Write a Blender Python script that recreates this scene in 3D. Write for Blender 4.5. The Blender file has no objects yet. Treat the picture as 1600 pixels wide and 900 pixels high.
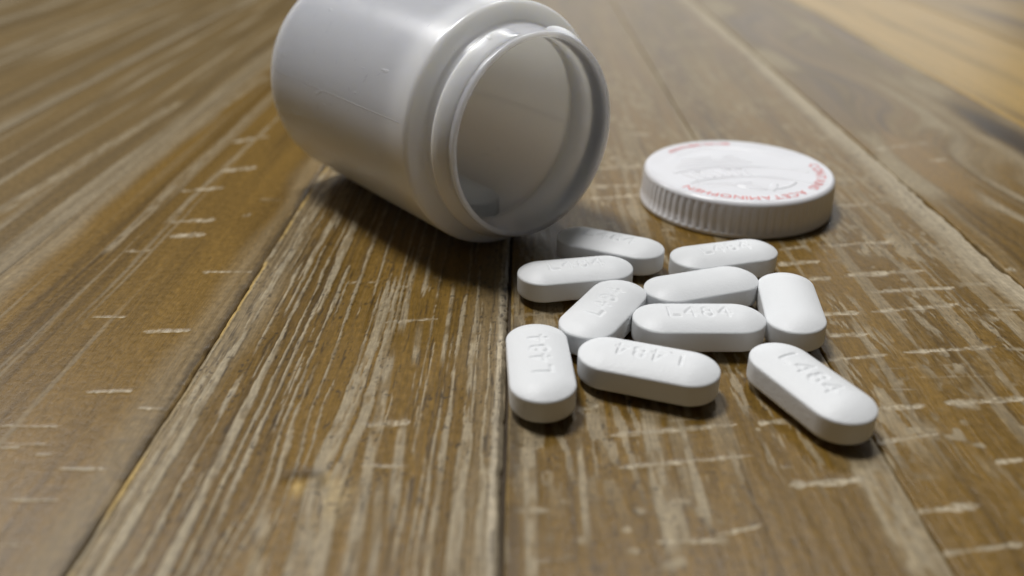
import bpy, bmesh, math, random
import numpy as np
from mathutils import Vector, Matrix

MM = 0.001
scene = bpy.context.scene
C = scene.collection

# ------------------------------------------------------------------ camera
CAM_H = 65.23 * MM
cam = bpy.data.cameras.new('camera')
cam_ob = bpy.data.objects.new('camera', cam)
C.objects.link(cam_ob)
scene.camera = cam_ob
cam.sensor_width = 36.0
cam.lens = 36.0 * 1270.0 / 1600.0
cam_ob.location = (0, 0, CAM_H)
cam_ob.rotation_euler = (math.radians(90 - 28.166), 0, math.radians(0.716))
cam.clip_start = 0.002
cam.clip_end = 50.0
cam.dof.use_dof = True
cam.dof.focus_distance = 0.126
cam.dof.aperture_fstop = 12.5
cam.dof.aperture_blades = 0

# ------------------------------------------------------------------ light
world = bpy.data.worlds.new('World')
scene.world = world
world.use_nodes = True
wbg = world.node_tree.nodes['Background']
wbg.inputs['Color'].default_value = (0.92, 0.96, 1.0, 1)
wbg.inputs['Strength'].default_value = 0.029

def area(name, loc, target, sx, sy, power, col):
    l = bpy.data.lights.new(name, 'AREA')
    l.shape = 'RECTANGLE'; l.size = sx; l.size_y = sy
    l.energy = power; l.color = col
    o = bpy.data.objects.new(name, l)
    C.objects.link(o)
    o.location = loc
    d = Vector(target) - Vector(loc)
    o.rotation_euler = d.to_track_quat('-Z', 'Y').to_euler()
    return o

# the ceiling lamp above and behind the bottle, a little to the right
area('ceiling_lamp', (-0.30, 0.38, 1.15), (0.0, 0.13, 0), 0.24, 0.24, 10.6, (1.0, 0.99, 0.97))
area('ceiling_lamp', (0.26, 0.92, 1.15), (0.0, 0.13, 0), 0.22, 0.22, 3.9, (1.0, 0.99, 0.98))
area('ceiling_lamp', (-0.82, 0.98, 1.10), (0.0, 0.15, 0), 0.28, 0.28, 4.6, (1.0, 0.99, 0.98))
# wide, dim fill light, added low behind to brighten the far table top
area('far_fill', (0.7, 3.2, 0.75), (0.0, 0.2, 0), 2.2, 1.1, 9.0, (0.95, 0.98, 1.0))

vs = scene.view_settings
vs.view_transform = 'Standard'
vs.look = 'None'
vs.exposure = 0.0
vs.gamma = 1.0
vs.use_curve_mapping = False
scene.render.engine = 'CYCLES'
scene.cycles.max_bounces = 10
scene.cycles.diffuse_bounces = 6
scene.cycles.caustics_reflective = False
scene.cycles.caustics_refractive = False
scene.cycles.use_denoising = True
scene.cycles.sample_clamp_indirect = 6.0

# ------------------------------------------------------------------ numpy noise
def _hash(ix, iy, seed):
    h = (ix.astype(np.int64) * 374761393 + iy.astype(np.int64) * 668265263 + seed * 982451653) & 0xFFFFFFFF
    h = ((h ^ (h >> 13)) * 1274126177) & 0xFFFFFFFF
    h = ((h ^ (h >> 16)) * 2246822519) & 0xFFFFFFFF
    return ((h ^ (h >> 15)) & 0xFFFFFF) / float(0xFFFFFF)

def vn(x, y, seed):
    """smooth value noise, 0..1"""
    x, y = np.broadcast_arrays(np.asarray(x, float), np.asarray(y, float))
    ix = np.floor(x); iy = np.floor(y)
    fx = x - ix; fy = y - iy
    fx = fx * fx * (3 - 2 * fx); fy = fy * fy * (3 - 2 * fy)
    a = _hash(ix, iy, seed); b = _hash(ix + 1, iy, seed)
    c = _hash(ix, iy + 1, seed); d = _hash(ix + 1, iy + 1, seed)
    return (a * (1 - fx) + b * fx) * (1 - fy) + (c * (1 - fx) + d * fx) * fy

def fbm(x, y, seed, n=3):
    s = 0; a = 1; t = 0
    for k in range(n):
        s = s + a * vn(x * 2 ** k, y * 2 ** k, seed + 17 * k); t += a; a *= 0.55
    return s / t

def ss(a, b, x):
    t = np.clip((x - a) / (b - a), 0, 1)
    return t * t * (3 - 2 * t)

# ------------------------------------------------------------------ object helpers
def link_mesh(name, me, mat=None, parent=None):
    o = bpy.data.objects.new(name, me)
    C.objects.link(o)
    if mat and not me.materials: me.materials.append(mat)
    if parent is not None: o.parent = parent
    return o

def from_arrays(name, v, quads, smooth=True):
    me = bpy.data.meshes.new(name)
    v = np.ascontiguousarray(v, np.float32); quads = np.ascontiguousarray(quads, np.int32)
    me.vertices.add(len(v)); me.vertices.foreach_set('co', v.ravel())
    n = len(quads); k = quads.shape[1]
    me.loops.add(n * k); me.loops.foreach_set('vertex_index', quads.ravel())
    me.polygons.add(n)
    me.polygons.foreach_set('loop_start', np.arange(0, n * k, k, dtype=np.int32))
    me.polygons.foreach_set('loop_total', np.full(n, k, np.int32))
    if smooth: me.polygons.foreach_set('use_smooth', np.ones(n, bool))
    me.update(calc_edges=True)
    me.validate()
    return me

def grid_quads(nr, nc, wrap=False):
    i = np.arange(nr - 1)[:, None]; j = np.arange(nc if wrap else nc - 1)[None, :]
    j2 = (j + 1) % nc
    return np.stack([i * nc + j, i * nc + j2, (i + 1) * nc + j2, (i + 1) * nc + j], -1).reshape(-1, 4)

def lathe(name, prof, n=160):
    """surface of revolution about local Z from (r, z) pairs, no end caps (r = 0 closes)"""
    t = np.linspace(0, 2 * np.pi, n, endpoint=False)
    p = np.array(prof, float)
    v = np.stack([p[:, 0:1] * np.cos(t), p[:, 0:1] * np.sin(t), np.repeat(p[:, 1:2], n, 1)], -1).reshape(-1, 3)
    return from_arrays(name, v, grid_quads(len(p), n, True))

def empty(name, label=None, cat=None, loc=(0, 0, 0), rot=(0, 0, 0), group=None, kind=None):
    o = bpy.data.objects.new(name, None)
    C.objects.link(o)
    o.location = loc; o.rotation_euler = rot
    o.empty_display_size = 0.005
    if label: o['label'] = label
    if cat: o['category'] = cat
    if group: o['group'] = group
    if kind: o['kind'] = kind
    return o

def new_mat(name):
    m = bpy.data.materials.new(name); m.use_nodes = True
    nt = m.node_tree
    return m, nt, nt.nodes['Principled BSDF']

def nd(nt, typ, **kw):
    n = nt.nodes.new(typ)
    for k, v in kw.items():
        if k.startswith('_'): setattr(n, k[1:], v)
        else: n.inputs[k.replace('__', ' ')].default_value = v
    return n

# ------------------------------------------------------------------ materials
def mat_wood():
    m, nt, b = new_mat('weathered_wood')
    L = nt.links.new
    col = nd(nt, 'ShaderNodeAttribute', _attribute_name='grain_colour')
    wr = nd(nt, 'ShaderNodeAttribute', _attribute_name='wear')
    tc = nd(nt, 'ShaderNodeTexCoord')
    # fine fibres along the plank
    mp = nd(nt, 'ShaderNodeMapping'); mp.inputs['Scale'].default_value = (3800, 420, 900)
    L(tc.outputs['Object'], mp.inputs['Vector'])
    n1 = nd(nt, 'ShaderNodeTexNoise', Scale=1.0, Detail=3.0, Roughness=0.6); L(mp.outputs['Vector'], n1.inputs['Vector'])
    r1 = nd(nt, 'ShaderNodeMapRange'); r1.inputs['From Min'].default_value = 0.25; r1.inputs['From Max'].default_value = 0.75
    r1.inputs['To Min'].default_value = 0.74; r1.inputs['To Max'].default_value = 1.24
    L(n1.outputs['Fac'], r1.inputs['Value'])
    # small blotches
    n2 = nd(nt, 'ShaderNodeTexNoise', Scale=900.0, Detail=4.0, Roughness=0.65); L(tc.outputs['Object'], n2.inputs['Vector'])
    r2 = nd(nt, 'ShaderNodeMapRange'); r2.inputs['From Min'].default_value = 0.3; r2.inputs['From Max'].default_value = 0.7
    r2.inputs['To Min'].default_value = 0.80; r2.inputs['To Max'].default_value = 1.18
    L(n2.outputs['Fac'], r2.inputs['Value'])
    mu = nd(nt, 'ShaderNodeMath', _operation='MULTIPLY'); L(r1.outputs['Result'], mu.inputs[0]); L(r2.outputs['Result'], mu.inputs[1])
    vm = nd(nt, 'ShaderNodeVectorMath', _operation='SCALE'); L(col.outputs['Color'], vm.inputs[0]); L(mu.outputs['Value'], vm.inputs['Scale'])
    L(vm.outputs['Vector'], b.inputs['Base Color'])
    rr = nd(nt, 'ShaderNodeMapRange'); rr.inputs['To Min'].default_value = 0.24; rr.inputs['To Max'].default_value = 0.42
    L(wr.outputs['Fac'], rr.inputs['Value'])
    ra = nd(nt, 'ShaderNodeMath', _operation='MULTIPLY_ADD'); L(n2.outputs['Fac'], ra.inputs[0]); ra.inputs[1].default_value = 0.18
    L(rr.outputs['Result'], ra.inputs[2])
    L(ra.outputs['Value'], b.inputs['Roughness'])
    # relief of fibres and pores
    bp = nd(nt, 'ShaderNodeBump', Strength=0.6, Distance=0.00010); L(n1.outputs['Fac'], bp.inputs['Height'])
    bp2 = nd(nt, 'ShaderNodeBump', Strength=0.3, Distance=0.00012); L(n2.outputs['Fac'], bp2.inputs['Height']); L(bp.outputs['Normal'], bp2.inputs['Normal'])
    L(bp2.outputs['Normal'], b.inputs['Normal'])
    b.inputs['Specular IOR Level'].default_value = 0.40
    return m

def mat_bottle():
    m, nt, b = new_mat('white_bottle_plastic')
    L = nt.links.new
    b.inputs['Base Color'].default_value = (0.96, 0.965, 0.96, 1)
    b.inputs['Subsurface Weight'].default_value = 1.0
    b.inputs['Subsurface Radius'].default_value = (1.0, 0.95, 0.8)
    b.inputs['Subsurface Scale'].default_value = 0.0062
    tc = nd(nt, 'ShaderNodeTexCoord')
    n = nd(nt, 'ShaderNodeTexNoise', Scale=160.0, Detail=5.0, Roughness=0.6); L(tc.outputs['Object'], n.inputs['Vector'])
    r = nd(nt, 'ShaderNodeMapRange'); r.inputs['To Min'].default_value = 0.17; r.inputs['To Max'].default_value = 0.30
    L(n.outputs['Fac'], r.inputs['Value']); L(r.outputs['Result'], b.inputs['Roughness'])
    # sparse scuffs: stretched cells, only a few of them raised
    mp = nd(nt, 'ShaderNodeMapping'); mp.inputs['Scale'].default_value = (420, 420, 170); mp.inputs['Rotation'].default_value = (0.3, 0.2, 0.4)
    L(tc.outputs['Object'], mp.inputs['Vector'])
    n3 = nd(nt, 'ShaderNodeTexNoise', Scale=1.0, Detail=3.0); L(mp.outputs['Vector'], n3.inputs['Vector'])
    s3 = nd(nt, 'ShaderNodeMapRange'); s3.inputs['From Min'].default_value = 0.69; s3.inputs['From Max'].default_value = 0.78
    L(n3.outputs['Fac'], s3.inputs['Value'])
    n4 = nd(nt, 'ShaderNodeTexNoise', Scale=420.0, Detail=2.0); L(tc.outputs['Object'], n4.inputs['Vector'])
    bp = nd(nt, 'ShaderNodeBump', Strength=0.25, Distance=0.00006); L(n4.outputs['Fac'], bp.inputs['Height'])
    bp2 = nd(nt, 'ShaderNodeBump', Strength=0.8, Distance=0.0002); L(s3.outputs['Result'], bp2.inputs['Height']); L(bp.outputs['Normal'], bp2.inputs['Normal'])
    L(bp2.outputs['Normal'], b.inputs['Normal'])
    return m

def mat_cap():
    m, nt, b = new_mat('white_cap_plastic')
    L = nt.links.new
    b.inputs['Base Color'].default_value = (0.79, 0.79, 0.82, 1)
    b.inputs['Subsurface Weight'].default_value = 0.25
    b.inputs['Subsurface Radius'].default_value = (1.0, 0.95, 0.9)
    b.inputs['Subsurface Scale'].default_value = 0.0008
    tc = nd(nt, 'ShaderNodeTexCoord')
    n = nd(nt, 'ShaderNodeTexNoise', Scale=500.0, Detail=3.0); L(tc.outputs['Object'], n.inputs['Vector'])
    r = nd(nt, 'ShaderNodeMapRange'); r.inputs['To Min'].default_value = 0.18; r.inputs['To Max'].default_value = 0.30
    L(n.outputs['Fac'], r.inputs['Value']); L(r.outputs['Result'], b.inputs['Roughness'])
    bp = nd(nt, 'ShaderNodeBump', Strength=0.2, Distance=0.00005); L(n.outputs['Fac'], bp.inputs['Height']); L(bp.outputs['Normal'], b.inputs['Normal'])
    return m

def mat_pill():
    m, nt, b = new_mat('white_film_coating')
    L = nt.links.new
    b.inputs['Base Color'].default_value = (0.825, 0.84, 0.855, 1)
    b.inputs['Subsurface Weight'].default_value = 0.2
    b.inputs['Subsurface Radius'].default_value = (1.0, 1.0, 1.0)
    b.inputs['Subsurface Scale'].default_value = 0.0003
    tc = nd(nt, 'ShaderNodeTexCoord')
    oi = nd(nt, 'ShaderNodeObjectInfo')
    ad = nd(nt, 'ShaderNodeVectorMath', _operation='ADD'); L(tc.outputs['Object'], ad.inputs[0]); L(oi.outputs['Random'], ad.inputs[1])
    n = nd(nt, 'ShaderNodeTexNoise', Scale=2600.0, Detail=3.0, Roughness=0.6); L(ad.outputs['Vector'], n.inputs['Vector'])
    n2 = nd(nt, 'ShaderNodeTexNoise', Scale=500.0, Detail=3.0); L(ad.outputs['Vector'], n2.inputs['Vector'])
    r = nd(nt, 'ShaderNodeMapRange'); r.inputs['To Min'].default_value = 0.36; r.inputs['To Max'].default_value = 0.56
    L(n2.outputs['Fac'], r.inputs['Value']); L(r.outputs['Result'], b.inputs['Roughness'])
    bp = nd(nt, 'ShaderNodeBump', Strength=0.55, Distance=0.00007); L(n.outputs['Fac'], bp.inputs['Height'])
    bp2 = nd(nt, 'ShaderNodeBump', Strength=0.25, Distance=0.00015); L(n2.outputs['Fac'], bp2.inputs['Height']); L(bp.outputs['Normal'], bp2.inputs['Normal'])
    L(bp2.outputs['Normal'], b.inputs['Normal'])
    return m

def mat_flat(name, col, rough):
    m, nt, b = new_mat(name)
    tc = nd(nt, 'ShaderNodeTexCoord')
    n = nd(nt, 'ShaderNodeTexNoise', Scale=700.0, Detail=2.0); nt.links.new(tc.outputs['Object'], n.inputs['Vector'])
    mx = nd(nt, 'ShaderNodeMix', _data_type='RGBA')
    mx.inputs[6].default_value = (*[c * 0.85 for c in col], 1); mx.inputs[7].default_value = (*[min(1, c * 1.15) for c in col], 1)
    nt.links.new(n.outputs['Fac'], mx.inputs[0]); nt.links.new(mx.outputs[2], b.inputs['Base Color'])
    b.inputs['Roughness'].default_value = rough
    return m

WOOD = mat_wood(); BOTTLE = mat_bottle(); CAP = mat_cap(); PILL = mat_pill()
RED = mat_flat('red_print', (0.72, 0.09, 0.07), 0.45)
GAP = mat_flat('dark_gap_dust', (0.06, 0.042, 0.024), 0.9)

# ------------------------------------------------------------------ the plank table
# saw cuts (x0, y0, x1, y1, width) and pale streaks along the grain, in millimetres
CUTS = [ (11.7,82.4,27.9,84.9,1.08), (12.1,76.3,28.3,78.6,0.73), (31.6,73.4,40.6,74.6,1.24), (43.4,69.2,52.0,70.4,1.15), (14.8,64.4,21.2,64.7,0.57), 
(21.3,65.4,26.7,67.0,0.68), (43.1,62.7,54.1,64.7,0.74), (47.7,88.6,54.3,89.4,0.88), (57.4,89.8,68.3,91.0,1.04), (44.3,81.3,53.4,83.4,0.92), 
(57.8,77.8,61.5,78.4,0.97), (7.7,87.6,10.4,88.8,1.02), (30.9,85.2,34.0,85.7,0.97), (48.0,138.0,53.9,139.1,0.87), (56.8,139.6,71.0,141.8,1.25), 
(46.2,131.6,54.2,133.0,1.46), (50.0,125.9,54.2,126.7,1.20), (56.9,127.5,71.4,129.6,1.54), (60.7,121.8,73.7,123.1,1.00), (56.8,114.7,71.9,117.3,1.18), 
(48.3,113.7,54.5,114.4,1.16), (47.1,107.2,53.4,107.7,1.29), (44.8,100.2,54.2,101.9,0.86), (57.0,102.5,71.2,104.4,0.88), (57.3,90.1,68.5,91.2,1.09), 
(49.0,88.7,54.2,89.3,1.06), (85.9,129.8,87.9,130.4,1.10), (75.9,115.6,81.4,115.3,0.39), (66.4,159.8,73.1,160.5,1.01), (87.3,196.2,105.4,202.8,1.63), 
(97.9,188.4,102.4,189.1,1.48), (15.8,195.7,19.9,196.6,1.42), (21.4,188.9,23.7,189.3,1.34), (18.4,182.4,28.2,183.3,1.26), 
(16.1,169.8,26.4,171.3,1.26), (14.6,163.0,25.9,165.2,1.58), (26.8,208.0,34.1,209.1,1.18), (-70.6,149.1,-61.9,150.3,2.01), 
(-68.0,142.3,-61.4,143.1,2.12), (-56.5,127.0,-47.4,127.6,0.99), (-58.1,106.9,-51.1,107.2,0.76), (-74.3,165.8,-65.7,168.3,1.37), 
(-69.8,178.9,-62.5,181.3,1.75), (-71.7,202.7,-66.0,204.7,1.67), (-74.0,200.6,-70.7,201.8,1.87), (-57.0,152.2,-55.4,152.9,1.47), 
(-58.3,107.0,-50.9,107.2,0.67), (-59.5,90.9,-53.1,91.2,0.53), (-51.1,87.5,-47.5,87.1,0.42), (-55.6,75.2,-49.8,75.2,0.46), 
(-58.4,69.9,-52.8,69.9,0.37), (-55.6,63.1,-53.2,63.1,0.32), (-68.2,111.3,-62.7,111.5,0.51), (-59.6,77.7,-57.7,77.8,0.36), 
(-64.6,78.9,-62.4,79.1,0.43), (-67.2,83.3,-59.7,83.3,0.33), (-21.3,110.0,-13.3,111.4,0.87), (-21.7,121.7,-19.1,122.2,0.72), 
(-30.5,123.4,-25.1,123.6,0.44), (-20.5,83.8,-14.4,84.8,1.52) ]
STREAKS = [ (1.1,82.2,1.3,59.4,1.59), (16.8,87.0,16.3,63.1,2.31), (20.7,85.5,20.9,67.5,1.11), (7.5,80.8,7.4,65.1,0.86), (17.6,71.0,17.6,64.7,1.85), 
(41.6,78.5,42.0,60.0,4.40), (-18.8,141.5,-19.0,122.1,1.08), (-19.0,122.1,-18.6,108.8,1.17), (-22.4,115.1,-22.1,99.7,1.39), 
(-11.5,120.7,-11.3,99.9,0.69), (-7.2,123.7,-6.8,107.8,0.46), (-15.7,107.7,-15.4,99.8,1.08), (-19.2,99.8,-18.5,82.8,1.50), 
(-18.6,81.9,-17.6,59.2,1.53), (-15.1,82.9,-14.2,67.8,1.31), (-16.1,71.3,-15.2,59.5,1.06), (-24.0,77.1,-20.9,59.1,2.17), (-28.4,67.3,-27.3,59.1,1.55), 
(-93.5,146.1,-84.8,268.6,3.05), (-76.9,136.0,-76.7,250.7,1.92), (-107.6,154.1,-101.6,237.1,3.24), (-71.1,149.6,-67.3,244.8,1.30) ]

EDGES = [-420, -365, -318, -272, -228, -183, -138, -91.3, -46.4, -1.78, 44.8, 85.9, 136.0, 193, 240, 288, 336, 384, 430]
_near = 1.0 / np.linspace(1.0 / 44.0, 1.0 / 470.0, 620)
YS = np.concatenate([[30.0, 36.0, 40.0], _near, np.linspace(480, 1100, 60)])

BROWN = np.array([0.168, 0.097, 0.018]); DEEP = np.array([0.070, 0.040, 0.009]); PALE = np.array([0.360, 0.295, 0.190])
GREY = np.array([0.245, 0.194, 0.115]); CREAM = np.array([0.47, 0.395, 0.275]); YELLOW = np.array([0.50, 0.34, 0.11]); DARK = np.array([0.035, 0.024, 0.014])

def mixc(a, b, t):
    return a + (b - a) * t[..., None]

def plank(i, parent):
    x0, x1 = EDGES[i], EDGES[i + 1]
    mid = -1.8 > x0 > -47; far_left = x1 < -90; left = -92 < x0 < -46
    A = -2 < x0 < 10; B = 40 < x0 < 50; Cc = 80 < x0 < 90; D = 130 < x0 < 140; right = x0 > 190
    rng = np.random.RandomState(100 + i)
    sd = 1000 + i * 37
    W = x1 - x0
    ncol = 230 if (mid or A or B or left) else (150 if (Cc or abs(x0) < 140) else 60)
    core = np.linspace(0, 1, ncol)
    e = np.array([0, .0012, .003, .006, .010, .015, .021, .028])
    t = np.unique(np.concatenate([core, e, 1 - e]))
    # ragged edges
    y = YS[:, None]
    gapL = 0.10; gapR = 0.20 if mid else 0.10
    if A: gapL = 0.16
    if A: gapR = 0.05
    if B: gapL = 0.05
    rag = 0.6 if (B or mid or left) else 0.3
    eL = gapL + 0.35 * rag * (fbm(y / 9, 0.3, sd + 1) - .35) + 0.25 * rag * ss(.62, .9, vn(y / 1.7, 0.7, sd + 2))
    eR = gapR + 0.35 * rag * (fbm(y / 9, 0.3, sd + 3) - .35) + 0.30 * rag * ss(.60, .9, vn(y / 1.5, 0.7, sd + 4))
    if B:
        eR = eR + 0.8 * np.exp(-((y - 138) / 5.5) ** 2) + 0.8 * (fbm(y / 4.0, .1, sd + 5) - .5) * ss(250, 150, y) + 0.7 * ss(.55, .8, vn(y / 2.6, .5, sd + 6)) * ss(200, 150, y)
    if mid:
        eR = eR + 0.35 * ss(.6, .85, vn(y / 1.3, .5, sd + 6)) * ss(150, 120, y) * ss(98, 106, y)
        eL = eL + 0.08 * (vn(y / 2.2, .5, sd + 7) - .3)
    if left:
        eR = eR + 0.22 * ss(.5, .8, vn(y / 3.1, .5, sd + 6)) * vn(y / 17, .5, sd + 7)
    soft = (lambda e: abs(e + 91.3) < .1)
    if soft(x0): eL = eL * 0 + .03
    if soft(x1): eR = eR * 0 + .03
    eL = np.clip(eL, 0.03, 4); eR = np.clip(eR, 0.03, 4)
    X = x0 + eL + (W - eL - eR) * t[None, :]
    Y = np.repeat(y, len(t), 1)
    dL = X - (x0 + eL); dR = (x1 - eR) - X
    u = X - x0
    near = ss(420, 200, Y)

    # grain runs a little wavy
    gx = X + 0.9 * (fbm(X / 40, Y / 70, sd + 8) - .5) * 2
    gx = gx + 0.35 * (vn(X / 2.2, Y / 8, sd + 61) - .5) + .16 * (vn(X / .9, Y / 2.6, sd + 62) - .5)
    if mid:   # knot
        kx, ky = -25.6, 72.2
        k = np.exp(-(((X - kx) / 5) ** 2 + ((Y - ky) / 9) ** 2))
        gx = gx + 1.8 * k * np.sign(X - kx) * (1 - np.exp(-np.abs(X - kx) / 1.2))
    if Cc:    # cathedral figure
        gx = X + 9 * np.exp(-((X - 108) / 12) ** 2) * np.sin(Y / 23 + 0.06 * X) + 3 * (fbm(X / 30, Y / 50, sd + 8, 3) - .5)
    if D:
        gx = X + 5 * (fbm(X / 40, Y / 90, sd + 8, 3) - .5)

    tone = fbm(gx / 7, Y / 120, sd + 9, 3)
    fine = fbm(gx / 0.8, Y / 34, sd + 10, 3)
    hair = vn(gx / 0.33, Y / 16, sd + 11)
    blot = fbm(X / 3.5, Y / 6.0, sd + 12, 4)

    wear = np.zeros_like(X); cream = np.zeros_like(X); dark = np.zeros_like(X); raw = np.zeros_like(X); H = np.zeros_like(X)

    base = mixc(np.broadcast_to(BROWN, X.shape + (3,)), BROWN * 1.22, ss(.45, .75, tone))
    base = mixc(base, DEEP * 1.15, 0.75 * ss(.52, .24, tone * .45 + fine * .55))
    if mid:
        amp = 0.55 + 0.45 * ss(-22, -34, X)
        s1 = .76 * vn(gx / 0.50, Y / 75, sd + 13) + .24 * vn(gx / 0.22, Y / 30, sd + 14)
        s1m = fbm(gx / 1.0, Y / 9, sd + 15, 2)
        dens = 0.07 * ss(-18, -34, X) + 0.10 * (fbm(gx / 8, Y / 60, sd + 17, 2) - .5)
        sv = s1 * .74 + s1m * .26
        st = ss(.600 - dens, .632 - dens, sv + .05 * (blot - .5)) * (.75 + .25 * amp)
        st = st * (0.62 + 0.38 * ss(.25, .5, vn(gx / .4, Y / 3.2, sd + 15)))
        wear = np.maximum(wear, st * 0.95)
        H += 0.30 * (s1 - .5) + 0.10 * st + 0.06 * (hair - .5)
        edge = np.exp(-((sv - .570 + dens) / .024) ** 2)
        dark = np.maximum(dark, 0.75 * edge * ss(.35, .6, vn(gx / .7, Y / 4, sd + 18)))
        dark = np.maximum(dark, 0.75 * ss(.83, .89, vn(gx / .34, Y / .55, sd + 16)) * ss(.35, .55, vn(gx / 3, Y / 9, sd + 19)))
        wear = np.maximum(wear, .5 * ss(.55, .75, fbm(X / 5, Y / 7, sd + 20, 3)) * ss(-18, -8, X) * ss(.4, .6, fine))
    elif left:
        fine2 = fbm(gx / 1.3, Y / 90, sd + 13, 2)
        wear = np.maximum(wear, 0.45 * ss(.62, .8, fine2) * ss(-58, -66, X))
        H += 0.05 * (fine - .5)
    elif A or B:
        cross = fbm((gx + .10 * Y) / .95, Y / 6.5, sd + 13, 3)
        patch = fbm(X / 12, Y / 14, sd + 14, 2)
        wear = np.maximum(wear, 0.72 * ss(.55, .61, cross) * ss(.33, .52, patch) * ss(62, 82, Y))
        wear = np.maximum(wear, 0.55 * ss(.57, .64, fbm(gx / 1.3, Y / 40, sd + 15, 2)) * ss(70, 88, Y))
        dark = np.maximum(dark, 0.6 * ss(.80, .88, vn(gx / .4, Y / .6, sd + 16)) * ss(.5, .62, patch))
        H += 0.06 * (cross - .5) + 0.04 * (hair - .5)
    else:
        fine2 = fbm(gx / 2.6, Y / 90, sd + 13, 3)
        wear = np.maximum(wear, 0.6 * ss(.48, .72, fine2))
        H += 0.05 * (fine - .5)

    # saw cuts: pale, slightly sunk, uneven along their length
    def cut(cx0, cy0, cx1, cy1, w, amt=1.0, s=0):
        nonlocal wear, H, cream
        m = (X > cx0 - 1.5) & (X < cx1 + 1.5) & (Y > min(cy0, cy1) - 3) & (Y < max(cy0, cy1) + 3)
        if not m.any(): return
        xx, yy = X[m], Y[m]
        f = (xx - cx0) / (cx1 - cx0)
        cy = cy0 + (cy1 - cy0) * f + 0.22 * (vn(xx / 3.1, s + .5, sd + 21) - .5) + 0.10 * (vn(xx / .6, s + .5, sd + 22) - .5)
        ww = w * 0.52 * (0.45 + 0.9 * vn(xx / 1.3, s + .2, sd + 23)) * (ss(-0.02, .10, f) * ss(1.02, .9, f) * .75 + .25)
        d = np.abs(yy - cy)
        ends = ss(-.03, .01, f) * ss(1.03, .99, f)
        a = amt * ends * ss(1.25, .55, d / ww) * (0.35 + 0.65 * ss(.25, .55, vn(xx / .45, yy / .4, sd + 24))) * (.55 + .45 * ss(.3, .55, vn(xx / 2.2, s + .9, sd + 25)))
        wear[m] = np.maximum(wear[m], a); cream[m] = np.maximum(cream[m], a)
        H[m] -= 0.10 * a
    for q, cdat in enumerate(CUTS):
        if cdat[2] > x0 and cdat[0] < x1: cut(*cdat, amt=0.95, s=q)
    dens = 26 if (A or B) else (9 if left else (3 if mid else 10))
    for q in range(dens):
        yy = 1.0 / rng.uniform(1 / 420, 1 / 46)
        ln = rng.choice([1.2, 2.5, 4, 7, 11]) * rng.uniform(.7, 1.3) * (0.7 if yy < 90 else 1.2)
        xx = rng.uniform(x0 - 1, x1 - 2)
        sl = rng.uniform(-.02, .03) if left else rng.uniform(.03, .14)
        cut(xx, yy, xx + ln, yy + ln * sl, rng.uniform(.15, .6) * (1 + yy / 200), amt=rng.uniform(.2, .6), s=200 + q)
    # pale streaks along the grain
    for q, (a0, b0, a1, b1, w) in enumerate(STREAKS):
        ya, yb = min(b0, b1), max(b0, b1)
        f = (Y - b0) / (b1 - b0)
        cx = a0 + (a1 - a0) * f + 0.3 * (vn(Y / 9, q + .5, 31) - .5)
        ww = w * .5 * (0.7 + 0.6 * vn(Y / 6, q + .5, 32))
        a = ss(1.25, .7, np.abs(X - cx) / ww) * ss(ya - 3, ya + 1.5, Y) * ss(yb + 5, yb - 2, Y)
        a = a * (0.55 + 0.45 * ss(.25, .55, vn(gx / .6, Y / 3, sd + 33)))
        wear = np.maximum(wear, (0.80 if a0 > -40 else .6) * a)
        if mid: H += 0.05 * a
    # blotches of lime left in the pores
    if A or B:
        sp = ss(.70, .80, vn(X / 1.7, Y / 1.5, sd + 34)) * ss(.45, .6, vn(X / 9, Y / 11, sd + 35))
        wear = np.maximum(wear, 0.75 * sp * ss(.3, .6, blot))
    # worn pale bands beside the joints
    def band(d, w, amt, s):
        ww = w * (0.6 + 0.8 * fbm(Y / 22, s * 1.0, sd + s, 2))
        return amt * ss(1.15, .45, d / ww) * (0.72 + 0.28 * ss(.3, .6, fine))
    if mid:
        bb = ss(1.75, 1.15, dR + .5 * (fbm(Y / 6, .5, sd + 41, 2) - .5)) * (.7 + .3 * ss(.3, .6, fine)); wear = np.maximum(wear, bb); cream = np.maximum(cream, 1.0 * bb); raw = np.maximum(raw, 0.95 * ss(.75, .45, dL + .25 * (fine - .5)) * ss(.35, .6, vn(Y / 9, .5, sd + 42)))
        fl = ss(.62, .72, vn(dR / .5, Y / .8, sd + 43)) * ss(1.9, .8, dR) * ss(95, 104, Y) * ss(146, 120, Y)
        dark = np.maximum(dark, .9 * fl); H -= 0.18 * fl
    if left:
        wear = np.maximum(wear, band(dR, 6.5, .42, 41)); dark = np.maximum(dark, 0.55 * ss(1.7, .5, dR + .8 * (fbm(Y / 1.1, X / 2, sd + 44, 2) - .5)) * ss(.2, .5, vn(Y / 7, dR / .9, sd + 44)))
        wear = np.maximum(wear, band(dL, 6.0, .55, 45))
    if A: wear = np.maximum(wear, band(dR, 2.0, .75, 41)); dark = np.maximum(dark, .5 * ss(2.2, 1.0, dL) * ss(.3, .6, vn(Y / 9, .3, sd + 46)))
    if A: raw = np.maximum(raw, .35 * ss(.5, .1, dL))
    if B: bb = band(dR, 6.0, 1.0, 41); wear = np.maximum(wear, bb); cream = np.maximum(cream, .7 * bb); wear = np.maximum(wear, ss(.9, .3, dR) * .98); cream = np.maximum(cream, 1.0 * ss(.8, .3, dR + .4 * (vn(Y / 1.2, .5, sd + 61) - .5)) * ss(240, 180, Y))
    if far_left: wear = np.maximum(wear, band(dR, 5, .6, 41))
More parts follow.
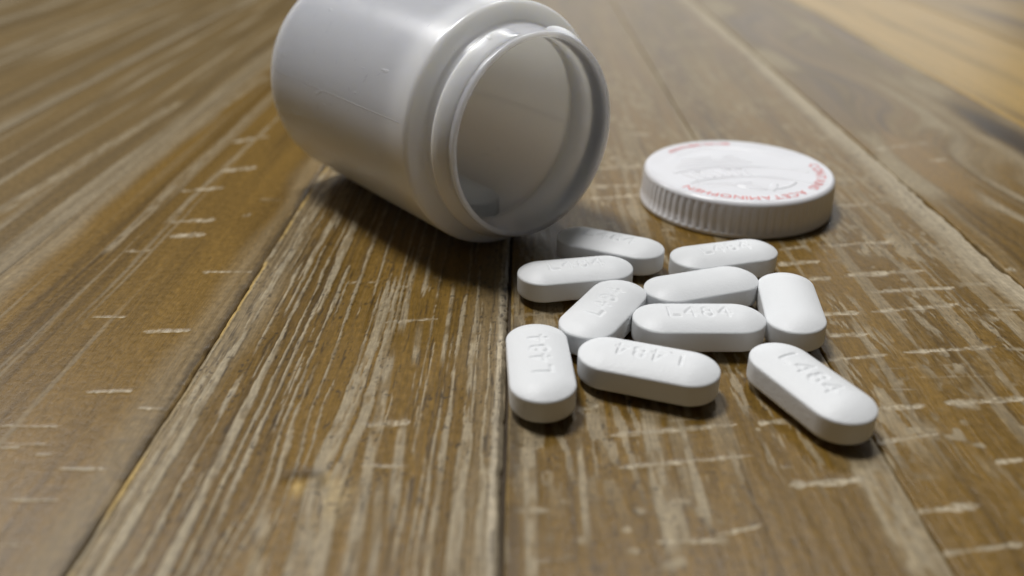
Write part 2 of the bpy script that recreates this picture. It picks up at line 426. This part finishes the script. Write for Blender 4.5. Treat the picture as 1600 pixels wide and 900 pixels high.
    # the knot in the middle plank
    if mid:
        r = np.hypot((X - kx) / 1.0, (Y - ky) / 1.35)
        ang = np.arctan2(Y - ky, X - kx)
        ring = np.exp(-((r - 2.1 - .4 * np.sin(3 * ang) - .8 * (blot - .5)) / .85) ** 2) * ss(-.2, .5, np.sin(ang + .35))
        dark = np.maximum(dark, .6 * ring)
        raw = np.maximum(raw, .85 * np.exp(-(((X - kx + .2) / .8) ** 2 + ((Y - ky + .2) / 1.2) ** 2)))
        raw = np.maximum(raw, .80 * np.exp(-(((X - kx - 2.6) / .8) ** 2 + ((Y - ky - 1.2) / 1.2) ** 2)))
        fan = np.exp(-(((X - kx - 4.2) / 2.6) ** 2 + ((Y - ky + 2.0) / 3.6) ** 2))
        wear = np.maximum(wear, .95 * fan * (0.75 + .25 * np.sin(r * 9)))
        raw = np.maximum(raw, .35 * fan * ss(.5, .7, blot))
        H -= 0.12 * ring; H += 0.25 * np.exp(-(r / 3.5) ** 2)
        sm = np.exp(-(((X - kx - 0.2) / 1.6) ** 2 + ((Y - ky + 8) / 4.5) ** 2))
        wear = wear * (1 - .8 * sm)
    if Cc:
        wear *= 0.75
        wear = np.maximum(wear, 0.8 * ss(.48, .68, fbm(gx / 9, Y / 60, sd + 51, 3)))
        g = np.exp(-(((X - 96) / 5) ** 2 + ((Y - 185) / 26) ** 2))
        base = mixc(base, np.array([.26, .150, .034]), .8 * ss(.2, .6, g)); wear *= (1 - .85 * ss(.25, .6, g))
        wear = np.maximum(wear, .7 * ss(130, 120, X) * ss(112, 121, X) * ss(330, 260, Y))
        stn = ss(1.0, .25, np.hypot((X - (127.0 + 0.02 * (Y - 210))) / (7.5 * (.7 + .6 * fbm(Y / 20, .5, sd + 52))), (Y - 206) / 46.0))
        dark = np.maximum(dark, .93 * stn * (0.8 + .2 * fine)); wear *= (1 - .9 * stn)
    if D or right:
        yl = ss(.30, .55, tone * .6 + fbm(gx / 12, Y / 160, sd + 53, 2) * .5)
        base = mixc(base, np.array([.46, .29, .07]), (.95 if D else .6) * yl)
        wear *= .3
    if far_left: base = mixc(base, GREY * .8, np.full_like(X, .35))

    # rounded arrises and drop of the sides
    rb = 0.40 if (mid or left or B or Cc) else 0.28
    for d, rbb in ((dL, .14 if mid else (.10 if left else rb)), (dR, 1.1 if left else (.45 if mid else (.10 if soft(x1) else rb)))):
        q = np.clip(d / rbb, 0, 1)
        H -= min(rbb, .8) * (1 - np.sqrt(np.clip(1 - (1 - q) ** 2, 0, 1)))
    H *= np.where(Y > 470, .4, 1)
    lift = {True: 0.0}.get(mid, -0.12 if A else (-0.10 if B else (-.05 if (left or soft(x1)) else -.15 + .2 * rng.rand())))
    Z = H + lift

    wear = np.clip(wear, 0, 1); dark = np.clip(dark, 0, 1); raw = np.clip(raw, 0, 1)
    pale = mixc(np.broadcast_to(GREY, X.shape + (3,)), PALE, ss(.3, .8, wear * .7 + blot * .35))
    col = mixc(base, pale, np.clip(wear * 1.02, 0, 1))
    col = mixc(col, CREAM, .85 * cream)
    col = mixc(col, YELLOW, raw)
    col = mixc(col, DARK, dark)
    col = col * (0.90 + 0.2 * hair)[..., None]

    # side walls down into the joints and a bottom
    nr, nc = X.shape
    def side(k, dx): return np.stack([X[:, k] + dx, Y[:, k], np.full(nr, -9.0)], -1)[:, None, :]
    V = np.concatenate([side(0, .02), np.stack([X, Y, Z], -1), side(-1, -.02)], 1)
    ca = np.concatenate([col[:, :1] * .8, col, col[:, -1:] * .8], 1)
    wa = np.concatenate([wear[:, :1], wear, wear[:, -1:]], 1)
    nc2 = nc + 2
    q = grid_quads(nr, nc2)
    me = from_arrays('plank', V.reshape(-1, 3) * MM, q)
    a = me.attributes.new('grain_colour', 'FLOAT_COLOR', 'POINT')
    rgba = np.ones((nr * nc2, 4), np.float32); rgba[:, :3] = ca.reshape(-1, 3)
    a.data.foreach_set('color', rgba.ravel())
    a = me.attributes.new('wear', 'FLOAT', 'POINT'); a.data.foreach_set('value', wa.astype(np.float32).ravel())
    return link_mesh('plank', me, WOOD, parent)

bm = bmesh.new()
bmesh.ops.create_cube(bm, size=1.0)
for v in bm.verts:
    v.co = Vector(((v.co.x * 850 + 5) * MM, (v.co.y * 1070 + 565) * MM, (v.co.z * 12 - 7.0) * MM))
me = bpy.data.meshes.new('table_top'); bm.to_mesh(me); bm.free()
table = link_mesh('table_top', me, GAP)
table['kind'] = 'structure'
table['label'] = 'rustic brown plank table top with pale worn grain and saw marks'
for i in range(len(EDGES) - 1):
    plank(i, table)

# ------------------------------------------------------------------ the bottle
R = 21.85; LB = 61.4; SH = 7.75; RM = 17.85; RI = 16.85; WT = 0.85
def arc(cx, cz, r, a0, a1, n=8):
    return [(cx + r * math.cos(math.radians(a0 + (a1 - a0) * k / (n - 1))), cz + r * math.sin(math.radians(a0 + (a1 - a0) * k / (n - 1)))) for k in range(n)]

BOT = empty('pill_bottle', 'open white plastic pill bottle lying on its side with its mouth toward the tablets', 'bottle')
phi = math.radians(-50.3)
ax = Vector((math.cos(phi), math.sin(phi), 0))
BOT.location = Vector((2.67 * MM, 135.42 * MM, R * MM)) - ax * LB * MM      # origin at the centre of the bottle's base
BOT.rotation_mode = 'QUATERNION'
rotq = Matrix((Vector((0, 0, 1)).cross(ax), Vector((0, 0, 1)), ax)).transposed()
BOT.rotation_quaternion = rotq.to_quaternion()       # local +Y is up, local +Z runs toward the mouth

zs = LB - SH                       # shoulder plane
fb = 3.2; fs = 1.0
outer = [(0, 1.2), (10, 1.2), (15.5, 0.9)] + arc(16.6, 0.5, .5, 180, 270, 4)
outer += arc(R - fb, fb, fb, -90, 0, 10)
outer += [(R, z) for z in np.linspace(fb + 1.5, zs - fs - .6, 16)]
outer += arc(R - fs, zs - fs, fs, 0, 78, 8)
outer += [(20.0, zs + 0.12), (19.2, zs + 0.35)]
outer += arc(19.0, zs + 1.15, .8, 262, 190, 5)
zn0 = zs + 2.0                     # where the neck stands on the shoulder
outer += [(18.02, zn0 - .3), (17.95, zn0), (17.85, zn0 + .4), (17.75, LB - 1.0)]
outer += arc(RM - .45, LB - .45, .45, 0, 90, 6) + [(RI + .42, LB)] + arc(RI + .38, LB - .38, .38, 90, 180, 6)
inner_body = [(RI, LB - 2), (RI, zn0 + .5), (RI, zn0 - .5), (RI + .05, zn0 - 2.2), (RI + .25, zn0 - 3.6), (RI + .7, zn0 - 4.8), (RI + 1.5, zn0 - 6.0), (RI + 2.6, zn0 - 7.2), (R - WT - .4, zn0 - 9.0), (R - WT - .1, zn0 - 10.2)]
inner_body += [(R - WT, z) for z in np.linspace(zs - 10.5, fb + 2, 8)] + arc(R - WT - 2.6, 2.4 + 2.6, 2.6, 0, -90, 8) + [(10, 2.45), (0, 2.45)]
def mmz(p): return [(r * MM, z * MM) for r, z in p]
body = link_mesh('body', lathe('body', mmz(outer + inner_body), 192), BOTTLE, BOT)
# screw thread: a helical ridge with tapered ends
def thread(start, turns, z_a, pitch):
    n = int(170 * turns); V = []
    prof = [(-.75, -.1), (-.5, .35), (-.25, 1.2), (-.08, 1.42), (.12, 1.46), (.5, 1.32), (1.4, .86), (2.3, .42), (3.0, .05), (3.1, -.1)]
    for k in range(n + 1):
        f = k / n
        th = start + 2 * math.pi * turns * f
        tp = min(1, min(f, 1 - f) / .06); tp = math.sqrt(max(0.0, 1 - (1 - tp) ** 2))
        zc = z_a + pitch * turns * f
        for (dz, dr) in prof:
            r = 17.7 + (dr if dr < 0 else dr * tp)
            V.append((r * math.cos(th), r * math.sin(th), zc + dz))
    m = len(prof)
    V = np.array(V) * MM
    return from_arrays('screw_thread', V, grid_quads(n + 1, m))
link_mesh('screw_thread', thread(math.radians(97), 0.94, LB - 4.35, 0.7), BOTTLE, BOT)
# mould parting line along the body: a fine raised seam on each side
V = []
for th in (math.radians(168), math.radians(-12)):
    for z in np.linspace(fb + 1, zs - 2.0, 40):
        for dt, dr in ((-.0045, .0), (0, .035), (.0045, .0)):
            V.append(((R + dr) * math.cos(th + dt), (R + dr) * math.sin(th + dt), z))
q = grid_quads(40, 3); q = np.concatenate([q, q + 120])
link_mesh('mould_seam', from_arrays('mould_seam', np.array(V) * MM, q), CAP, BOT)
# nicks and scuffs the handling left on the body: small raised burrs
rs = random.Random(5)
V = []; F = []
def burr(th, z, ln, wd, h, tilt):
    n = 7; b0 = len(V)
    for k in range(n):
        f = k / (n - 1) * 2 - 1
        w = wd * math.sqrt(max(0.02, 1 - f * f)) * rs.uniform(.6, 1.2)
        for s, dr in ((-1, .0), (0, .01 + h * (1 - f * f)), (1, .0)):
            du = f * ln * math.sin(tilt) / 2 + s * w * math.cos(tilt) / 2
            dz = f * ln * math.cos(tilt) / 2 - s * w * math.sin(tilt) / 2
            V.append(((R + dr) * math.cos(th + du / R), (R + dr) * math.sin(th + du / R), z + dz))
    for k in range(n - 1):
        for s in range(2):
            F.append((b0 + k * 3 + s, b0 + k * 3 + s + 1, b0 + k * 3 + s + 4, b0 + k * 3 + s + 3))
for k in range(26):
    burr(math.radians(rs.uniform(95, 190)), rs.uniform(8, zs - 4), rs.uniform(.4, 1.4), rs.uniform(.12, .3), rs.uniform(.01, .04), rs.uniform(0.6, 2.4))
scf = link_mesh('scuff', from_arrays('scuff', np.array(V) * MM, np.array(F)), CAP, BOT)
scf['kind'] = 'stuff'

# ------------------------------------------------------------------ the cap
HC = 7.3; RC = 19.75
CAPO = empty('bottle_cap', 'round white ribbed screw cap with red printed ring text lying flat behind the tablets', 'bottle cap', (45.06 * MM, 161.6 * MM, 0.0), (0, 0, math.radians(0)))
# ribbed skirt: a lathe whose radius ripples round the rim
NR = 76; n = NR * 12
t = np.linspace(0, 2 * np.pi, n, endpoint=False)
rip = (0.5 + 0.5 * np.cos(NR * t)) ** 1.6
prof = [(16.9, 0.25, 0), (18.6, 0.0, 0), (19.55, .05, 0), (19.75, .35, 0), (19.72, 1.0, .0), (19.66, 1.15, 1), (19.58, 3.0, 1), (19.50, 5.0, 1), (19.42, 5.75, 1), (19.35, 6.1, .45)]
prof += [(r, z, 0) for r, z in arc(18.35, 6.3, 1.0, 8, 90, 9)]
prof += [(18.2, 7.295, 0), (18.0, 7.27, 0)]
V = []
for r, z, a in prof:
    rr = r - 0.20 * a * rip
    V.append(np.stack([rr * np.cos(t), rr * np.sin(t), np.full(n, z)], -1))
skirt = link_mesh('skirt', from_arrays('skirt', np.concatenate(V) * MM, grid_quads(len(prof), n, True)), CAP, CAPO)
# top panel with the embossed arrows and arcs: a polar height field
nr_, nt_ = 190, 720
rr = np.linspace(0, 18.0, nr_)[:, None]; tt = np.linspace(0, 2 * np.pi, nt_, endpoint=False)[None, :]
PX = rr * np.cos(tt); PY = rr * np.sin(tt)
Hh = np.zeros_like(PX)
def seg_d(px, py, ax_, ay, bx, by):
    dx, dy = bx - ax_, by - ay
    f = np.clip(((px - ax_) * dx + (py - ay) * dy) / (dx * dx + dy * dy + 1e-9), 0, 1)
    return np.hypot(px - ax_ - f * dx, py - ay - f * dy)
def raised(d, w, h):
    return h * ss(w, w * .45, d)
def arc_line(cx, cy, r, a0, a1, w, h):
    global Hh
    a0, a1 = math.radians(a0), math.radians(a1)
    pts = [(cx + r * math.cos(a0 + (a1 - a0) * k / 24), cy + r * math.sin(a0 + (a1 - a0) * k / 24)) for k in range(25)]
    d = np.minimum.reduce([seg_d(PX, PY, *pts[k], *pts[k + 1]) for k in range(24)])
    Hh = np.maximum(Hh, raised(d, w, h))
# two long arcs that bound a banner across the cap, its short slanted strokes, a round boss and a curved arrow
arc_line(1.0, -26, 27.5, 122, 62, .38, .20)
arc_line(1.0, -26, 21.5, 125, 57, .38, .20)
for k in range(7):
    a = math.radians(118 - k * 5.0)
    c0 = (1 + 22.6 * math.cos(a), -26 + 22.6 * math.sin(a)); c1 = (1 + 26.2 * math.cos(a + .03), -26 + 26.2 * math.sin(a + .03))
    Hh = np.maximum(Hh, raised(seg_d(PX, PY, *c0, *c1), .42, .24))
    if k in (1, 4, 5):
        c2 = (1 + 26.2 * math.cos(a - .07), -26 + 26.2 * math.sin(a - .07))
        Hh = np.maximum(Hh, raised(seg_d(PX, PY, *c1, *c2), .40, .24))
Hh = np.maximum(Hh, raised(np.hypot(PX + 2.6, PY - 6.2), 1.9, .22))
for k in range(4):
    Hh = np.maximum(Hh, raised(seg_d(PX, PY, -12.5 + k * .6, 4.0 + k * 1.7 - 3.2, 3.5 - k * 1.0, 6.2 + k * 1.4 - 2.2), .5, .16))
arc_line(3.0, -4.0, 7.5, 215, 330, .55, .22)
Hh = np.maximum(Hh, raised(seg_d(PX, PY, 1.0, -9.2, 4.0, -11.9), .8, .22)); Hh = np.maximum(Hh, raised(seg_d(PX, PY, 4.0, -11.9, 5.2, -9.0), .8, .22))
Hh = np.maximum(Hh, raised(seg_d(PX, PY, -9.5, -8.6, 0.5, -7.9), .55, .18)); Hh = np.maximum(Hh, raised(seg_d(PX, PY, -8.0, -9.8, 0.9, -9.4), .45, .16))
arc_line(0, 0, 13.6, 20, 160, .30, .10)
Zt = 7.27 - .10 * ss(17.8, 14.5, rr) + .03 * np.sin(PX * .5 + 1) * np.sin(PY * .6) + Hh * .75
V = np.stack([PX, PY, np.broadcast_to(Zt, PX.shape)], -1).reshape(-1, 3) * MM
top = link_mesh('top_panel', from_arrays('top_panel', V, grid_quads(nr_, nt_, True)), CAP, CAPO)
# red printing: letters set round the rim, tops outward, read clockwise
def ring_text(txt, r, size, a_start, a_end, squash=1.0):
    verts = []; faces = []
    glyphs = []
    for ch in txt:
        if ch == ' ': glyphs.append((ch, None, size * .5)); continue
        cu = bpy.data.curves.new('glyph', 'FONT'); cu.body = ch; cu.size = size; cu.extrude = 0.0; cu.align_x = 'CENTER'; cu.resolution_u = 3
        ob = bpy.data.objects.new('glyph', cu); C.objects.link(ob)
        bpy.context.view_layer.update()
        ev = ob.evaluated_get(bpy.context.evaluated_depsgraph_get())
        m = ev.to_mesh()
        vs_ = [(v.co.x, v.co.y) for v in m.vertices]; fs_ = [tuple(p.vertices) for p in m.polygons]
        wdt = max(x for x, _ in vs_) - min(x for x, _ in vs_)
        cx = (max(x for x, _ in vs_) + min(x for x, _ in vs_)) / 2
        glyphs.append((ch, ([(x - cx, y) for x, y in vs_], fs_), wdt))
        ev.to_mesh_clear()
        bpy.data.objects.remove(ob); bpy.data.curves.remove(cu)
    total = sum(g[2] for g in glyphs); nsp = len(glyphs) - 1
    span = (a_start - a_end) * r
    gap = (span - total) / nsp
    s = 0
    for ch, gm, w in glyphs:
        a = a_start - (s + w / 2) / r
        s += w + gap
        if gm is None: continue
        b0 = len(verts)
        for x, y in gm[0]:
            rad = r + y
            th = a - x / r
            zz = 7.27 - .10 * float(ss(17.8, 14.5, np.array(rad))) + .03 * math.sin(rad * math.cos(th) * .5 + 1) * math.sin(rad * math.sin(th) * .6) + .035
            verts.append((rad * math.cos(th) * MM, rad * math.sin(th) * MM, zz * MM))
        faces += [tuple(b0 + i for i in f) for f in gm[1]]
    me = bpy.data.meshes.new('printed_text'); me.from_pydata(verts, [], faces); me.update()
    return link_mesh('printed_text', me, RED, CAPO)
ring_text('CONTAINS ACETAMINOPHEN', 15.5, 2.75, math.radians(10), math.radians(-141))
ring_text('ALWAYS READ THE LABEL', 15.7, 1.75, math.radians(141), math.radians(82))

# ------------------------------------------------------------------ the tablets
PL, PW = 19.4, 8.6
ZB, ZT_, DOME = 1.28, 4.5, 1.28
GL = {'L': [[(0, 1), (0, 0), (.62, 0)]], '4': [[(.52, 0), (.52, 1), (0, .30), (.72, .30)]],
      '8': [[(.33 + .27 * math.cos(a), .75 + .23 * math.sin(a)) for a in np.linspace(0, 2 * math.pi, 13)],
            [(.33 + .31 * math.cos(a), .27 + .27 * math.sin(a)) for a in np.linspace(0, 2 * math.pi, 13)]]}
def pill_mesh(name, text):
    r = PW / 2; sp = (PL - PW) / 2
    def shape(nx, ny, top):
        th = np.linspace(0, np.pi, 34)
        xe = sp + r * np.sin(np.linspace(0, np.pi / 2, 30)[1:])
        xs = np.concatenate([-xe[::-1], np.linspace(-sp, sp, nx), xe])
        xs[0] = -(sp + r * .9995); xs[-1] = -xs[0]
        w = np.sqrt(np.maximum(r * r - np.maximum(np.abs(xs) - sp, 0) ** 2, 1e-6))
        tt = np.sin(np.linspace(-np.pi / 2, np.pi / 2, ny))
        X = np.repeat(xs[:, None], ny, 1); Y = w[:, None] * tt[None, :]
        s = np.hypot(np.maximum(np.abs(X) - sp, 0), Y) / r
        s = np.clip(s, 0, 1)
        Rc = (r * r + DOME * DOME) / (2 * DOME)
        dz = np.sqrt(Rc * Rc - (s * r) ** 2) - (Rc - DOME)
        dz = dz - 0.05 * ss(.975, 1.0, s)          # softened arris
        return X, Y, s, dz
    X, Y, s, dz = shape(150, 61, True)
    if text:
        d = np.full_like(X, 9.0)
        wd = {'L': .62, '4': .72, '8': .66}; hgt = 2.5; sc = hgt
        tot = sum(wd[c] for c in text) * sc * .95 + 0.85 * (len(text) - 1)
        cx = -tot / 2
        for ch in text:
            for pl in GL[ch]:
                for (a, b), (c, e) in zip(pl[:-1], pl[1:]):
                    d = np.minimum(d, seg_d(X, Y, cx + a * sc * .95, (b - .5) * hgt, cx + c * sc * .95, (e - .5) * hgt))
            cx += wd[ch] * sc * .95 + .85
        dz = dz - 0.20 * ss(.40, .04, d) + 0.015 * ss(.7, .4, d)
    nx, ny = X.shape
    top = np.stack([X, Y, ZT_ + dz], -1)
    X2, Y2, s2, dz2 = shape(40, 25, False)
    bot = np.stack([X2, Y2, ZB - dz2], -1)
    # rim loops for the wall
    def loop(G): return np.concatenate([G[:, 0], G[-1, 1:], G[::-1, -1][1:], G[0, ::-1][1:-1]])
    V = [top.reshape(-1, 3)]; F = [grid_quads(nx, ny)[:, ::-1]]
    # wall: made from an even stadium loop
    tt = []
    for k in range(48): a = -np.pi / 2 + np.pi * k / 47; tt.append((sp + r * np.cos(a), r * np.sin(a)))
    for k in range(48): a = np.pi / 2 + np.pi * k / 47; tt.append((-sp + r * np.cos(a), r * np.sin(a)))
    tt = np.array(tt); nl = len(tt)
    rings = []
    nrm = np.stack([np.cos(np.concatenate([np.linspace(-np.pi/2, np.pi/2, 48), np.linspace(np.pi/2, 3*np.pi/2, 48)])), np.sin(np.concatenate([np.linspace(-np.pi/2, np.pi/2, 48), np.linspace(np.pi/2, 3*np.pi/2, 48)]))], -1)
    for off, z in ((-.02, ZB + .07), (.035, ZB + .2), (.05, ZB + .5), (.05, ZT_ - .5), (.05, ZT_ - .2), (.03, ZT_ - .09), (-.03, ZT_ - .03)):
        rings.append(np.concatenate([tt + nrm * off, np.full((nl, 1), z)], 1))
    b0 = nx * ny
    V.append(np.concatenate(rings)); F.append(grid_quads(len(rings), nl, True) + b0)
    b1 = b0 + len(rings) * nl
    V.append(bot.reshape(-1, 3)); F.append(grid_quads(*X2.shape) + b1)
    return from_arrays(name, (np.concatenate(V)) * MM, np.concatenate(F))

ME_TEXT = pill_mesh('tablet_stamped', 'L484'); ME_BLANK = pill_mesh('tablet_plain', '')
for m_ in (ME_TEXT, ME_BLANK): m_.materials.append(PILL)
GRP = 'white oblong tablets spilled from the bottle'
TAB = [  # x, y, angle, stamped, roll, label
    (15.7, 130.8, -24.4, 1, 0, 'white oblong tablet nearest the bottle mouth, behind the others'),
    (9.0, 119.9, 11.5, 1, 0, 'stamped white oblong tablet just below the bottle mouth, left end over the plank joint'),
    (12.6, 107.4, 60.0, 1, 0, 'stamped white oblong tablet lying diagonally with its number reading up to the right'),
    (34.9, 126.5, 16.0, 1, 0, 'stamped white oblong tablet lying right in front of the cap'),
    (28.9, 115.4, 18.8, 0, 0, 'plain white oblong tablet half hidden behind the centre tablet'),
    (41.7, 109.7, -98.0, 0, 3, 'plain white oblong tablet standing lengthwise at the right edge of the cluster'),
    (26.4, 104.4, 0.5, 1, 0, 'stamped white oblong tablet lying level in the centre of the cluster'),
    (2.6, 92.7, 93.5, 1, 0, 'stamped white oblong tablet lying lengthwise along the plank joint at front left'),
    (17.3, 92.8, 161.3, 1, 0, 'stamped white oblong tablet at front centre with its number upside down'),
    (37.9, 88.4, -64.5, 1, 0, 'stamped white oblong tablet apart from the rest at front right'),
]
for (x, y, a, st, roll, lab) in TAB:
    o = bpy.data.objects.new('tablet', ME_TEXT if st else ME_BLANK)
    C.objects.link(o)
    o.location = (x * MM, y * MM, 0.03 * MM if x < -1.8 else -0.02 * MM)
    o.rotation_euler = (math.radians(roll), 0, math.radians(a))
    k = 1 + .008 * math.sin(x * 7.3 + y)
    o.scale = (k, 1 + .008 * math.sin(x * 3.1), 1)
    o['label'] = lab; o['category'] = 'tablet'; o['group'] = GRP
# one more tablet still inside, lying along the bottle's lower wall
o = bpy.data.objects.new('tablet', ME_BLANK); C.objects.link(o)
dep, off = 24.0, 0.6
pz = math.asin(off / (R - WT))
pos = Vector((2.67, 135.42, 0)) - ax * dep + Vector((-ax.y, ax.x, 0)) * off
pos.z = R - math.sqrt((R - WT) ** 2 - off ** 2) + .02
o.location = pos * MM
o.rotation_euler = (pz, 0, phi)
o['label'] = 'white oblong tablet still inside the bottle, end toward the mouth'; o['category'] = 'tablet'; o['group'] = GRP
